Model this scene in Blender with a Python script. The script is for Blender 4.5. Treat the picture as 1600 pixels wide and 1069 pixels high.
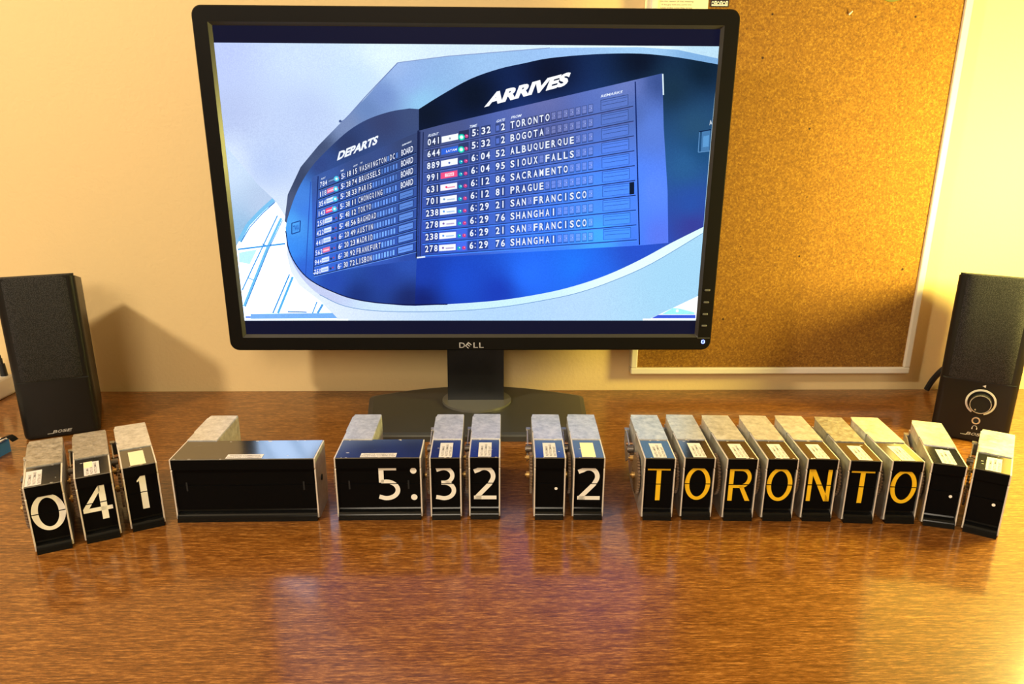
import bpy, bmesh, math, random
from mathutils import Vector, Matrix
random.seed(7)
C = bpy.context.scene.collection
for o in list(bpy.data.objects): bpy.data.objects.remove(o)

# ------------------------------------------------------------------ camera
PITCH, YAW, ROLL, EYE = 0.318714, -0.024812, 0.005053, 0.329
cp, sp = math.cos(PITCH), math.sin(PITCH)
Z = Matrix.Rotation(YAW, 3, 'Z')
fw = Z @ Vector((0, cp, -sp)); rt = Z @ Vector((1, 0, 0)); up = Z @ Vector((0, sp, cp))
r2 = rt*math.cos(ROLL) + up*math.sin(ROLL); u2 = -rt*math.sin(ROLL) + up*math.cos(ROLL)
cam = bpy.data.cameras.new('camera'); cam.sensor_width = 36.0; cam.lens = 27.0; cam.shift_y = 65.5/1600
cam.clip_start = 0.01
co = bpy.data.objects.new('camera', cam); C.objects.link(co)
co.matrix_world = Matrix(((r2.x, u2.x, -fw.x, 0), (r2.y, u2.y, -fw.y, 0), (r2.z, u2.z, -fw.z, EYE), (0, 0, 0, 1)))
bpy.context.scene.camera = co

# ------------------------------------------------------------------ world, lamps, exposure
sc = bpy.context.scene
sc.view_settings.view_transform = 'Standard'; sc.view_settings.look = 'None'
sc.view_settings.gamma = 1.0; sc.view_settings.use_curve_mapping = False
sc.view_settings.exposure = 0.0
w = bpy.data.worlds.new('world'); sc.world = w; w.use_nodes = True
w.node_tree.nodes['Background'].inputs[0].default_value = (1.0, 0.75, 0.45, 1)
w.node_tree.nodes['Background'].inputs[1].default_value = 0.05
def lamp(name, kind, loc, energy, color, size, rot=None):
    l = bpy.data.lights.new(name, kind); l.energy = energy; l.color = color
    if kind == 'POINT': l.shadow_soft_size = size
    else: l.size = size
    o = bpy.data.objects.new(name, l); C.objects.link(o); o.location = loc
    if rot: o.rotation_euler = rot
    return o
lamp('room_lamp', 'POINT', (-1.05, -0.08, 1.11), 64, (1.0, 0.87, 0.66), 0.06)
lamp('desk_lamp', 'POINT', (0.668, 0.680, 0.272), 21, (1.0, 0.88, 0.22), 0.06)
lamp('front_fill', 'AREA', (-0.2, -1.9, 1.25), 28, (1.0, 0.86, 0.66), 0.8, (math.radians(62), 0, 0))  # broad fill added behind the camera to brighten fronts and wall under the monitor

# ------------------------------------------------------------------ material helpers
def mat(name, col, rough=0.5, metal=0.0, **k):
    m = bpy.data.materials.new(name); m.use_nodes = True
    b = m.node_tree.nodes['Principled BSDF']
    b.inputs['Base Color'].default_value = (*col, 1); b.inputs['Roughness'].default_value = rough
    b.inputs['Metallic'].default_value = metal
    for kk, v in k.items(): b.inputs[kk.replace('_', ' ')].default_value = v
    m.diffuse_color = (*col, 1)
    return m
def nt(m):
    t = m.node_tree; return t, t.nodes['Principled BSDF']
def noise(t, scale, detail=4, stretch=(1, 1, 1), rough=0.6, coord='Object'):
    tc = t.nodes.new('ShaderNodeTexCoord'); mp = t.nodes.new('ShaderNodeMapping')
    mp.inputs['Scale'].default_value = stretch
    n = t.nodes.new('ShaderNodeTexNoise'); n.inputs['Scale'].default_value = scale
    n.inputs['Detail'].default_value = detail; n.inputs['Roughness'].default_value = rough
    t.links.new(tc.outputs[coord], mp.inputs[0]); t.links.new(mp.outputs[0], n.inputs['Vector'])
    return n
def ramp(t, src, stops):
    r = t.nodes.new('ShaderNodeValToRGB'); cr = r.color_ramp
    cr.elements[0].position = stops[0][0]; cr.elements[0].color = (*stops[0][1], 1)
    cr.elements[1].position = stops[-1][0]; cr.elements[1].color = (*stops[-1][1], 1)
    for p, c in stops[1:-1]:
        e = cr.elements.new(p); e.color = (*c, 1)
    t.links.new(src, r.inputs[0]); return r
def bump(t, b, src, strength, dist=0.001):
    n = t.nodes.new('ShaderNodeBump'); n.inputs['Strength'].default_value = strength
    n.inputs['Distance'].default_value = dist
    t.links.new(src, n.inputs['Height']); t.links.new(n.outputs[0], b.inputs['Normal']); return n
def lin(r, g, b):
    f = lambda c: (c/255/12.92) if c/255 <= 0.04045 else ((c/255+0.055)/1.055)**2.4
    return (f(r), f(g), f(b))

# painted wall with roller stipple
M = {}
m = mat('wall_paint', (0.82, 0.60, 0.285), 0.72); t, b = nt(m)
n1 = noise(t, 210, 3); bump(t, b, n1.outputs[0], 0.35, 0.0012); M['wall'] = m
M['wall_far'] = mat('wall_paint_far', (0.42, 0.36, 0.27), 0.8)  # walls out of view, colour darkened to cut bounce light and deepen shadows
M['ceiling'] = mat('ceiling_paint', (0.6, 0.55, 0.47), 0.8)
M['carpet'] = mat('floor_carpet', (0.22, 0.17, 0.12), 0.95)
# reddish brown laminate: fine streaks along x, under a clear coat
m = mat('desk_laminate', (0.3, 0.12, 0.04), 0.34, Specular_IOR_Level=0.14, Coat_Weight=0.7, Coat_Roughness=0.125, Coat_IOR=1.43); t, b = nt(m)
n1 = noise(t, 42, 6, (1.0, 15, 15), 0.7); n2 = noise(t, 150, 5, (1.0, 7, 7), 0.75); n3 = noise(t, 2.2, 3, (1, 2.5, 1))
mx = t.nodes.new('ShaderNodeMath'); mx.operation = 'MULTIPLY_ADD'; mx.inputs[1].default_value = 0.45
t.links.new(n1.outputs[0], mx.inputs[0])
mx2 = t.nodes.new('ShaderNodeMath'); mx2.operation = 'MULTIPLY'; mx2.inputs[1].default_value = 0.55
t.links.new(n2.outputs[0], mx2.inputs[0]); t.links.new(mx2.outputs[0], mx.inputs[2])
r = ramp(t, mx.outputs[0], [(0.41, (0.092, 0.028, 0.004)), (0.475, (0.165, 0.055, 0.0075)), (0.525, (0.235, 0.085, 0.014)), (0.60, (0.43, 0.185, 0.045))])
mm = t.nodes.new('ShaderNodeMixRGB'); mm.blend_type = 'MULTIPLY'; mm.inputs[0].default_value = 0.25
r3 = ramp(t, n3.outputs[0], [(0.35, (0.7, 0.66, 0.62)), (0.65, (1, 1, 1))])
t.links.new(r.outputs[0], mm.inputs[1]); t.links.new(r3.outputs[0], mm.inputs[2]); t.links.new(mm.outputs[0], b.inputs['Base Color'])
bump(t, b, n2.outputs[0], 0.12, 0.0004); M['desk'] = m
# cork
m = mat('cork_face', (0.5, 0.27, 0.06), 0.85); t, b = nt(m)
n1 = noise(t, 430, 5, rough=0.75); n2 = noise(t, 120, 2)
r = ramp(t, n1.outputs[0], [(0.30, (0.10, 0.035, 0.002)), (0.46, (0.22, 0.090, 0.004)), (0.56, (0.28, 0.122, 0.006)), (0.70, (0.48, 0.255, 0.03))])
v = t.nodes.new('ShaderNodeTexVoronoi'); v.inputs['Scale'].default_value = 26
tc = t.nodes.new('ShaderNodeTexCoord'); t.links.new(tc.outputs['Object'], v.inputs['Vector'])
rv = ramp(t, v.outputs['Distance'], [(0.030, (0.12, 0.07, 0.03)), (0.045, (1, 1, 1))])
mm = t.nodes.new('ShaderNodeMixRGB'); mm.blend_type = 'MULTIPLY'; mm.inputs[0].default_value = 1
t.links.new(r.outputs[0], mm.inputs[1]); t.links.new(rv.outputs[0], mm.inputs[2]); t.links.new(mm.outputs[0], b.inputs['Base Color'])
bump(t, b, n1.outputs[0], 0.3, 0.001); M['cork'] = m
M['frame'] = mat('board_frame', (0.80, 0.72, 0.58), 0.4)
# metals and plastics
def metal(name, col, rough, sc_, lo=0.7, me_=0.85):
    m = mat(name, col, rough, me_); t, b = nt(m)
    n = noise(t, sc_, 5, (1, 1, 1), 0.7); n.noise_dimensions = '4D'; oi = t.nodes.new('ShaderNodeObjectInfo'); mw = t.nodes.new('ShaderNodeMath'); mw.operation = 'MULTIPLY'; mw.inputs[1].default_value = 37
    t.links.new(oi.outputs['Random'], mw.inputs[0]); t.links.new(mw.outputs[0], n.inputs['W'])
    r = ramp(t, n.outputs[0], [(0.3, tuple(c*lo for c in col)), (0.62, col)]); t.links.new(r.outputs[0], b.inputs['Base Color'])
    r2_ = ramp(t, n.outputs[0], [(0.3, (rough*0.75,)*3), (0.7, (min(1, rough*1.35),)*3)]); t.links.new(r2_.outputs[0], b.inputs['Roughness'])
    bump(t, b, n.outputs[0], 0.05, 0.0005)
    return m
M['alu'] = metal('scuffed_aluminium', (0.90, 0.88, 0.84), 0.36, 160, 0.6, 0.62)
M['alu_dull'] = metal('dull_aluminium', (0.62, 0.58, 0.52), 0.5, 260, 0.55)
M['alu_side'] = metal('plate_aluminium', (0.72, 0.70, 0.66), 0.42, 130)
M['edge'] = mat('bare_cut_edge', (0.82, 0.74, 0.62), 0.45, 0.25)
M['brass'] = metal('brass', (0.66, 0.42, 0.15), 0.34, 90)
M['copper'] = metal('copper_wheel', (0.45, 0.24, 0.13), 0.4, 90)
M['screw'] = metal('dark_screw', (0.20, 0.17, 0.15), 0.35, 90)
M['gear'] = mat('dark_gear', (0.16, 0.095, 0.05), 0.5)
M['hood'] = mat('black_gloss_enamel', (0.018, 0.018, 0.018), 0.15, Specular_IOR_Level=0.9, IOR=2.0)
t, b = nt(M['hood']); n = noise(t, 700, 6, rough=0.8); n2 = noise(t, 90, 3)
mu = t.nodes.new('ShaderNodeMath'); mu.operation = 'MULTIPLY'; t.links.new(n.outputs[0], mu.inputs[0]); t.links.new(n2.outputs[0], mu.inputs[1])
r = ramp(t, mu.outputs[0], [(0.405, (0.012, 0.012, 0.013)), (0.43, (0.3, 0.28, 0.24))]); t.links.new(r.outputs[0], b.inputs['Base Color'])
M['flap'] = mat('black_flap', (0.0028, 0.0024, 0.0022), 0.6, Specular_IOR_Level=0.06)
M['sill'] = mat('black_gloss_sill', (0.004, 0.004, 0.004), 0.14, Specular_IOR_Level=0.3)
M['cavity'] = mat('dark_inside', (0.008, 0.008, 0.008), 0.8)
M['white_ink'] = mat('cream_flap_ink', (1.0, 0.97, 0.85), 0.6)
M['yellow_ink'] = mat('yellow_flap_ink', (1.0, 0.60, 0.006), 0.6)
M['sticker'] = mat('silver_sticker', (0.74, 0.70, 0.68), 0.4)
M['sticker_plain'] = mat('cream_sticker', (0.90, 0.80, 0.50), 0.6)
M['ink'] = mat('sticker_ink', (0.16, 0.13, 0.13), 0.6)
M['bezel'] = mat('black_bezel', (0.006, 0.005, 0.004), 0.45, Specular_IOR_Level=0.10)
t, b = nt(M['bezel']); n = noise(t, 900, 2); bump(t, b, n.outputs[0], 0.15, 0.0003)
M['lip'] = mat('bezel_inner_lip', (0.035, 0.033, 0.030), 0.30)
M['neck'] = mat('gloss_black_neck', (0.006, 0.006, 0.006), 0.25)
M['base'] = mat('graphite_stand_base', (0.045, 0.042, 0.034), 0.42)
t, b = nt(M['base']); n = noise(t, 1400, 2); bump(t, b, n.outputs[0], 0.2, 0.0003)
M['ring'] = mat('grey_turntable', (0.16, 0.15, 0.125), 0.30, 0.3)
M['chrome'] = mat('silver_lettering', (0.75, 0.74, 0.72), 0.25, 0.8)
M['button'] = mat('button_plastic', (0.10, 0.095, 0.08), 0.35)
M['plastic'] = mat('speaker_plastic', (0.010, 0.009, 0.008), 0.38, Specular_IOR_Level=0.28)
t, b = nt(M['plastic']); n = noise(t, 1500, 2); bump(t, b, n.outputs[0], 0.18, 0.0003)
m = mat('speaker_grille_cloth', (0.03, 0.027, 0.026), 0.9); t, b = nt(m)
tc = t.nodes.new('ShaderNodeTexCoord'); vo = t.nodes.new('ShaderNodeTexVoronoi'); vo.inputs['Scale'].default_value = 1150
t.links.new(tc.outputs['Object'], vo.inputs['Vector'])
r = ramp(t, vo.outputs['Distance'], [(0.1, (0.055, 0.050, 0.046)), (0.55, (0.006, 0.005, 0.005))]); t.links.new(r.outputs[0], b.inputs['Base Color'])
bump(t, b, vo.outputs['Distance'], -0.4, 0.0006); M['grille'] = m
M['logo_grey'] = mat('logo_grey', (0.42, 0.40, 0.38), 0.35, 0.4)
M['ring_print'] = mat('dial_ring', (0.60, 0.54, 0.50), 0.4)
M['cable'] = mat('black_cable', (0.012, 0.012, 0.012), 0.45)
M['paper'] = mat('note_paper', (0.88, 0.78, 0.52), 0.8)
M['label_black'] = mat('label_black', (0.02, 0.012, 0.015), 0.4)
M['white'] = mat('white_plastic', (0.82, 0.78, 0.70), 0.4)
M['blue'] = mat('blue_card', (0.03, 0.13, 0.42), 0.5)
M['glow_led'] = mat('power_symbol', (0.2, 0.3, 1), 0.4, Emission_Color=(0.25, 0.35, 1, 1), Emission_Strength=2.5)
m = bpy.data.materials.new('lit_screen_picture'); m.use_nodes = True; t = m.node_tree; t.nodes.clear()
at = t.nodes.new('ShaderNodeVertexColor'); at.layer_name = 'Col'
em = t.nodes.new('ShaderNodeEmission'); em.inputs[1].default_value = 1.15
nz = noise(t, 900, 2); rr = ramp(t, nz.outputs[0], [(0.3, (0.90, 0.90, 0.92)), (0.7, (1.06, 1.06, 1.04))])
ml = t.nodes.new('ShaderNodeMixRGB'); ml.blend_type = 'MULTIPLY'; ml.inputs[0].default_value = 1
ou = t.nodes.new('ShaderNodeOutputMaterial')
t.links.new(at.outputs[0], ml.inputs[1]); t.links.new(rr.outputs[0], ml.inputs[2])
t.links.new(ml.outputs[0], em.inputs[0]); t.links.new(em.outputs[0], ou.inputs[0]); M['screen'] = m

# ------------------------------------------------------------------ object helpers
def link(name, bm, mats, parent=None, smooth=False):
    me = bpy.data.meshes.new(name); bmesh.ops.recalc_face_normals(bm, faces=bm.faces) if bm.faces else None
    bm.to_mesh(me); bm.free()
    for q in (mats if isinstance(mats, (list, tuple)) else [mats]): me.materials.append(q)
    if smooth:
        for p in me.polygons: p.use_smooth = True
        try: me.set_sharp_from_angle(angle=math.radians(32))
        except Exception: pass
    o = bpy.data.objects.new(name, me); C.objects.link(o)
    if parent: o.parent = parent
    return o
def tag(o, label=None, cat=None, group=None, kind=None):
    if label: o['label'] = label
    if cat: o['category'] = cat
    if group: o['group'] = group
    if kind: o['kind'] = kind
    return o
def thing(name, label, cat, loc=(0, 0, 0), rz=0, group=None):
    o = bpy.data.objects.new(name, None); C.objects.link(o); o.location = loc; o.rotation_euler = (0, 0, rz)
    o.empty_display_size = 0.02
    return tag(o, label, cat, group)
def box(bm, x0, x1, y0, y1, z0, z1, bev=0, mi=0, seg=2):
    r = bmesh.ops.create_cube(bm, size=1)
    vs = r['verts']
    for v in vs: v.co = Vector(((x0+x1)/2 + v.co.x*(x1-x0), (y0+y1)/2 + v.co.y*(y1-y0), (z0+z1)/2 + v.co.z*(z1-z0)))
    fs = set(f for v in vs for f in v.link_faces)
    for f in fs: f.material_index = mi
    if bev:
        es = list(set(e for v in vs for e in v.link_edges))
        bmesh.ops.bevel(bm, geom=es, offset=bev, segments=seg, affect='EDGES', profile=0.5)
def B(*a, **k):
    bm = bmesh.new(); box(bm, *a, **k); return bm
def prism_x(bm, prof, x0, x1, mi=0):       # profile in (y, z), extruded along x
    a = [bm.verts.new((x0, y, z)) for y, z in prof]; c = [bm.verts.new((x1, y, z)) for y, z in prof]
    n = len(prof); fs = [bm.faces.new(a), bm.faces.new(c[::-1])]
    for i in range(n): fs.append(bm.faces.new((a[i], c[i], c[(i+1) % n], a[(i+1) % n])))
    for f in fs: f.material_index = mi
def prism_z(bm, prof, z0, z1, mi=0):
    a = [bm.verts.new((x, y, z0)) for x, y in prof]; c = [bm.verts.new((x, y, z1)) for x, y in prof]
    n = len(prof); fs = [bm.faces.new(a), bm.faces.new(c[::-1])]
    for i in range(n): fs.append(bm.faces.new((a[i], c[i], c[(i+1) % n], a[(i+1) % n])))
    for f in fs: f.material_index = mi
def cyl(bm, p, axis, r, h, seg=20, r2_=None, mi=0):
    mt = Matrix.Translation(p) @ Vector((0, 0, 1)).rotation_difference(Vector(axis)).to_matrix().to_4x4()
    q = bmesh.ops.create_cone(bm, cap_ends=True, segments=seg, radius1=r, radius2=r if r2_ is None else r2_, depth=h, matrix=mt)
    for v in q['verts']:
        for f in v.link_faces: f.material_index = mi
def gear(bm, p, r, th, teeth, mi=0):       # toothed wheel, axis along x
    prof = []
    for i in range(teeth*4):
        a = 2*math.pi*i/(teeth*4); rr_ = r if i % 4 in (0, 1) else r*0.90
        prof.append((p[1] + rr_*math.cos(a), p[2] + rr_*math.sin(a)))
    prism_x(bm, prof, p[0]-th/2, p[0]+th/2, mi)
def tube(bm, pts, r, seg=8):
    rings = []
    for i, p in enumerate(pts):
        d = (Vector(pts[min(i+1, len(pts)-1)]) - Vector(pts[max(i-1, 0)])).normalized()
        q = Vector((0, 0, 1)).rotation_difference(d)
        rings.append([bm.verts.new(Vector(p) + q @ Vector((r*math.cos(2*math.pi*k/seg), r*math.sin(2*math.pi*k/seg), 0))) for k in range(seg)])
    for a, c in zip(rings, rings[1:]):
        for k in range(seg): bm.faces.new((a[k], a[(k+1) % seg], c[(k+1) % seg], c[k]))
    bm.faces.new(rings[0]); bm.faces.new(rings[-1][::-1])
def smooth_path(pts, n=8):
    out = []; P = [Vector(p) for p in pts]; P = [P[0]*2-P[1]] + P + [P[-1]*2-P[-2]]
    for i in range(1, len(P)-2):
        for k in range(n):
            s = k/n
            out.append(0.5*((2*P[i]) + (P[i+1]-P[i-1])*s + (2*P[i-1]-5*P[i]+4*P[i+1]-P[i+2])*s*s + (3*P[i]-P[i-1]-3*P[i+1]+P[i+2])*s**3))
    out.append(P[-2]); return out
# text geometry from Blender's own built-in font, as flat outlines
_tc = {}
def glyph_mesh(s, offset=0.0):
    key = (s, offset)
    if key in _tc: return _tc[key]
    cu = bpy.data.curves.new('tmp_text', 'FONT'); cu.body = s; cu.size = 1; cu.offset = offset; cu.resolution_u = 3
    ob = bpy.data.objects.new('tmp_text', cu); C.objects.link(ob)
    dg = bpy.context.evaluated_depsgraph_get(); me = bpy.data.meshes.new_from_object(ob.evaluated_get(dg))
    vs = [(v.co.x, v.co.y) for v in me.vertices]; fs = [tuple(p.vertices) for p in me.polygons]
    bpy.data.objects.remove(ob); bpy.data.curves.remove(cu); bpy.data.meshes.remove(me)
    if vs:
        x0 = min(v[0] for v in vs); x1 = max(v[0] for v in vs); y0 = min(v[1] for v in vs); y1 = max(v[1] for v in vs)
    else: x0 = x1 = y0 = y1 = 0
    _tc[key] = (vs, fs, (x0, x1, y0, y1)); return _tc[key]
def text_on(bm, s, fn, offset=0.0, mi=0, fit=True):
    """writes string s; fn maps unit coords (0..1 across the whole string, 0..1 cap height) to a 3D point"""
    vs, fs, (x0, x1, y0, y1) = glyph_mesh(s, offset)
    if not vs: return []
    W = x1-x0; H = 0.73 if not fit else (y1-y0); yb = 0 if not fit else y0
    V = [bm.verts.new(fn((x-x0)/W, (y-yb)/H)) for x, y in vs]; out = []
    for f in fs:
        try: ff = bm.faces.new([V[i] for i in f]); ff.material_index = mi; out.append(ff)
        except ValueError: pass
    return out

# ------------------------------------------------------------------ the room
WY = 0.972
def struct(name, bm, m): return tag(link(name, bm, m), kind='structure')
struct('wall_back', B(-2.6, 2.2, WY, WY+0.10, -0.745, 1.85), M['wall'])
struct('wall_left', B(-2.7, -2.6, -2.4, WY+0.10, -0.745, 1.85), M['wall_far'])
struct('wall_right', B(2.2, 2.3, -2.4, WY+0.10, -0.745, 1.85), M['wall_far'])
struct('wall_front', B(-2.7, 2.3, -2.5, -2.4, -0.745, 1.85), M['wall_far'])
struct('floor', B(-2.7, 2.3, -2.5, WY+0.10, -0.80, -0.745), M['carpet'])
struct('ceiling', B(-2.7, 2.3, -2.5, WY+0.10, 1.85, 1.90), M['ceiling'])

# ------------------------------------------------------------------ the desk
d = thing('desk', 'reddish brown wood grain desk with a glossy top against the wall', 'desk', (0, 0.5, -0.745))
o = link('desk_top', B(-1.05, 1.05, -0.28, WY-0.501, 0.712, 0.745, bev=0.002), M['desk'], d)
for s in (-1, 1):
    link('side_panel', B(s*1.0-0.015, s*1.0+0.015, -0.24, WY-0.51, 0.0, 0.712), M['desk'], d)
link('back_panel', B(-0.985, 0.985, WY-0.53, WY-0.51, 0.30, 0.712), M['desk'], d)

# ------------------------------------------------------------------ cork board
FY = 0.955; cx0, cx1, cz0, cz1 = 0.1787, 0.5483, 0.0264, 0.64; fwid = 0.0085
cb = thing('cork_board', 'framed cork notice board hung on the wall behind the monitor', 'notice board', ((cx0+cx1)/2, WY, cz0))
hx = (cx1-cx0)/2; hz = cz1-cz0; yy0, yy1 = FY-WY, 0.0
link('cork_panel', B(-hx+fwid-0.001, hx-fwid+0.001, yy0+0.004, yy1-0.001, fwid-0.001, hz-fwid+0.001), M['cork'], cb)
def rail(a0, a1, horiz):
    bm = bmesh.new()
    if horiz: box(bm, -hx, hx, yy0, yy1, a0, a1, bev=0.0015)
    else: box(bm, a0, a1, yy0, yy1, fwid, hz-fwid, bev=0.0015)
    return bm
link('frame_rail', rail(0, fwid, True), M['frame'], cb); link('frame_rail', rail(hz-fwid, hz, True), M['frame'], cb)
link('frame_rail', rail(-hx, -hx+fwid, False), M['frame'], cb); link('frame_rail', rail(hx-fwid, hx, False), M['frame'], cb)
# paper note and label pinned at the top
ny = FY+0.0035
nt_ = thing('paper_note', 'cream printed paper note pinned to the cork board above the monitor', 'paper', (0.2085, ny, 0.52))
link('sheet', B(-0.036, 0.036, -0.0004, 0.0, -0.085, 0.05), M['paper'], nt_)
bm = bmesh.new()
for i, s in enumerate(['He will gently tell any nonsense', 'On the reason of that meeting', 'If the guy told you some one', 'Look at the notes they wrote', 'And say it was the best one']):
    zb = -0.0490 - i*0.0033
    wd = (0.034, 0.038, 0.034, 0.036, 0.037)[i]
    text_on(bm, s, lambda u, v, zb=zb, wd=wd: Vector((-0.003 - wd/2 + u*wd + 0.003, -0.0006, zb + v*0.0021)), 0.0)
link('lettering', bm, M['ink'], nt_)
lb = thing('black_label', 'small black label with a white strip pinned right of the note', 'label', (0.2575, ny, 0.5295))
link('label_card', B(-0.0105, 0.0105, -0.0006, 0, -0.066, -0.02), M['label_black'], lb)
bm = bmesh.new(); box(bm, -0.0092, 0.0092, -0.0010, -0.0005, -0.0648, -0.0614)
for k in range(6): cyl(bm, (-0.008+k*0.0032, -0.0008, -0.0616+0.0006*(k % 2)), (0, 1, 0), 0.0014, 0.0004, 10)
link('white_strip', bm, M['white'], lb)
bm = bmesh.new(); text_on(bm, 'the permit of it', lambda u, v: Vector((-0.0082 + u*0.0164, -0.0012, -0.0643 + v*0.0018)))
link('lettering', bm, M['ink'], lb)
tp = thing('push_pin', 'tiny white pin stuck in the cork near its top', 'pin', (0.4085, FY+0.004, 0.4585))
bm = bmesh.new(); cyl(bm, (0, -0.003, 0), (0.5, -1, 0.8), 0.0011, 0.005, 10, 0.0006); link('pin_head', bm, M['white'], tp)
tp = thing('green_magnet_tag', 'dark olive oval tag at the top edge of the cork', 'tag', (0.4545, FY+0.0038, 0.4812))
bm = bmesh.new(); cyl(bm, (0, -0.0008, 0), (0, 1, 0), 0.012, 0.0016, 28); 
for v in bm.verts: v.co.x *= 1.25; v.co.z *= 0.9
link('tag_disc', bm, mat('olive_tag', (0.16, 0.14, 0.02), 0.5), tp)

# ------------------------------------------------------------------ monitor
MX, MY, MZ, MYAW, MT = -0.0253, 0.8576, 0.2669, -0.003, -0.0121
mon = thing('computer_monitor', 'black widescreen monitor showing an airport departures and arrivals board', 'monitor', (MX, MY+0.05, 0), MYAW)
head = Matrix.Translation((0, -0.05, MZ)) @ Matrix.Rotation(-MT, 4, 'X')   # panel frame: x right, z up, -y to viewer
def rrect(w_, h_, r_, n=6):
    pts = []
    for cx_, cz_, a0 in ((w_-r_, h_-r_, 0), (-w_+r_, h_-r_, 90), (-w_+r_, -h_+r_, 180), (w_-r_, -h_+r_, 270)):
        for k in range(n+1):
            a = math.radians(a0 + 90*k/n); pts.append((cx_ + r_*math.cos(a), cz_ + r_*math.sin(a)))
    return pts
# bezel: outer rounded shell, front face, chamfered inner lip
bm = bmesh.new()
outer = rrect(0.278, 0.1805, 0.010)
aw, ah = 0.2592, 0.1620
inner = rrect(aw+0.0032, ah+0.0032, 0.0006); 
def ring(pts, y): return [bm.verts.new((x, y, z)) for x, z in pts]
o_f = ring(rrect(0.2768, 0.1793, 0.009), -0.0015+0.0015); o_s = ring(outer, 0.0015); o_b = ring(outer, 0.030)
i_f = ring(inner, 0.0)
n = len(outer)
for a, c in ((i_f, o_f), (o_f, o_s), (o_s, o_b)):
    for k in range(n): bm.faces.new((a[k], a[(k+1) % n], c[(k+1) % n], c[k]))
for v in bm.verts: v.co = head @ v.co
link('bezel', bm, M['bezel'], mon, smooth=True)
bm = bmesh.new(); a = ring(inner, 0.0); c = ring(rrect(aw, ah, 0.0003), 0.0035)
for k in range(n): bm.faces.new((a[k], a[(k+1) % n], c[(k+1) % n], c[k]))
for v in bm.verts: v.co = head @ v.co
link('inner_lip', bm, M['lip'], mon)
bm = bmesh.new()
a = ring(outer, 0.030); c = ring(rrect(0.262, 0.165, 0.02), 0.040); e = ring(rrect(0.19, 0.11, 0.02), 0.052)
for p, q in ((a, c), (c, e)):
    for k in range(n): bm.faces.new((p[k], p[(k+1) % n], q[(k+1) % n], q[k]))
bm.faces.new(e)
for v in bm.verts: v.co = head @ v.co
link('rear_shell', bm, M['bezel'], mon, smooth=True)
# five front buttons at the lower right
for k, zz in enumerate((-0.1095, -0.1235, -0.1375, -0.1512)):
    bm = bmesh.new(); box(bm, 0.2685-0.0032, 0.2685+0.0032, -0.0012, 0.001, zz-0.0012, zz+0.0012, bev=0.0009)
    for v in bm.verts: v.co = head @ v.co
    link('menu_button', bm, M['button'], mon)
bm = bmesh.new(); box(bm, 0.2618, 0.2765, -0.0004, 0.001, -0.1660, -0.1655)
for v in bm.verts: v.co = head @ v.co
link('button_groove', bm, M['button'], mon)
bm = bmesh.new(); pts = [(0.2688 + 0.0019*math.cos(math.radians(a)), -0.1702 + 0.0019*math.sin(math.radians(a))) for a in range(125, 416, 20)]
for p, q in zip(pts, pts[1:]):
    box(bm, min(p[0], q[0])-0.0003, max(p[0], q[0])+0.0003, -0.0006, 0.0002, min(p[1], q[1])-0.0003, max(p[1], q[1])+0.0003)
box(bm, 0.2685, 0.2691, -0.0006, 0.0002, -0.1702, -0.1676)
for v in bm.verts: v.co = head @ v.co
o = link('power_button', bm, M['glow_led'], mon); tag(o, 'glowing blue power symbol')
# maker's lettering on the lower bezel
bm = bmesh.new(); LZ = -0.1742
def L(u, v_, x0, w_): return head @ Vector((x0 + u*w_, -0.0006, LZ - 0.0032 + v_*0.0064))
text_on(bm, 'D', lambda u, v: L(u, v, -0.0145, 0.0066), 0.01)
def tiltE(u, v):
    x, z = (u-0.5)*0.0052, (v-0.5)*0.0062; a = math.radians(-40)
    return head @ Vector((-0.0040 + x*math.cos(a) - z*math.sin(a), -0.0006, LZ + x*math.sin(a) + z*math.cos(a)))
text_on(bm, 'E', tiltE, 0.01)
text_on(bm, 'L', lambda u, v: L(u, v, 0.0018, 0.0052), 0.01); text_on(bm, 'L', lambda u, v: L(u, v, 0.0085, 0.0052), 0.01)
link('maker_lettering', bm, M['chrome'], mon)
# stand: neck, turntable, base
bm = bmesh.new(); cxn = 0.003
prism_x(bm, [(-0.010, 0.010), (-0.003, 0.10), (-0.003, 0.24), (0.030, 0.24), (0.030, 0.010)], cxn-0.0345, cxn+0.0345)
link('neck', bm, M['neck'], mon)
bm = bmesh.new(); cyl(bm, (0.004, -0.006, 0.0105), (0, 0, 1), 0.0425, 0.003, 64); link('turntable', bm, M['ring'], mon, smooth=True)
bp = []
def arc(cx_, cy_, r_, a0, a1, k=6): return [(cx_+r_*math.cos(math.radians(a0+(a1-a0)*i/k)), cy_+r_*math.sin(math.radians(a0+(a1-a0)*i/k))) for i in range(k+1)]
bp += [(-0.114, -0.116), (0.129, -0.116)] + [(0.133, -0.105)]
bp += arc(0.127, 0.010, 0.012, 0, 60)
for i in range(1, 16):
    s = i/16; x = 0.133-0.012+0.006 - s*(0.127+0.122) ; bp.append((x, 0.020 + 0.0385*math.sin(math.pi*s)**0.8 if 0 < s < 1 else 0.02))
bp += arc(-0.120, 0.010, 0.012, 120, 180) + [(-0.118, -0.105)]
bm = bmesh.new()
def off(pts, k):
    cx_ = 0.006; cy_ = -0.035
    return [(cx_+(x-cx_)*(1-k/0.125), cy_+(y-cy_)*(1-k/0.075)) for x, y in pts]
lv = [(bp, 0.0), (bp, 0.006), (off(bp, 0.001), 0.0078), (off(bp, 0.0055), 0.0092)]
rs = [[bm.verts.new((x, y, z)) for x, y in p] for p, z in lv]
for a, c in zip(rs, rs[1:]):
    for k in range(len(a)): bm.faces.new((a[k], a[(k+1) % len(a)], c[(k+1) % len(a)], c[k]))
bm.faces.new(rs[0]); bm.faces.new(rs[-1])
link('stand_base', bm, M['base'], mon)

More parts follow.
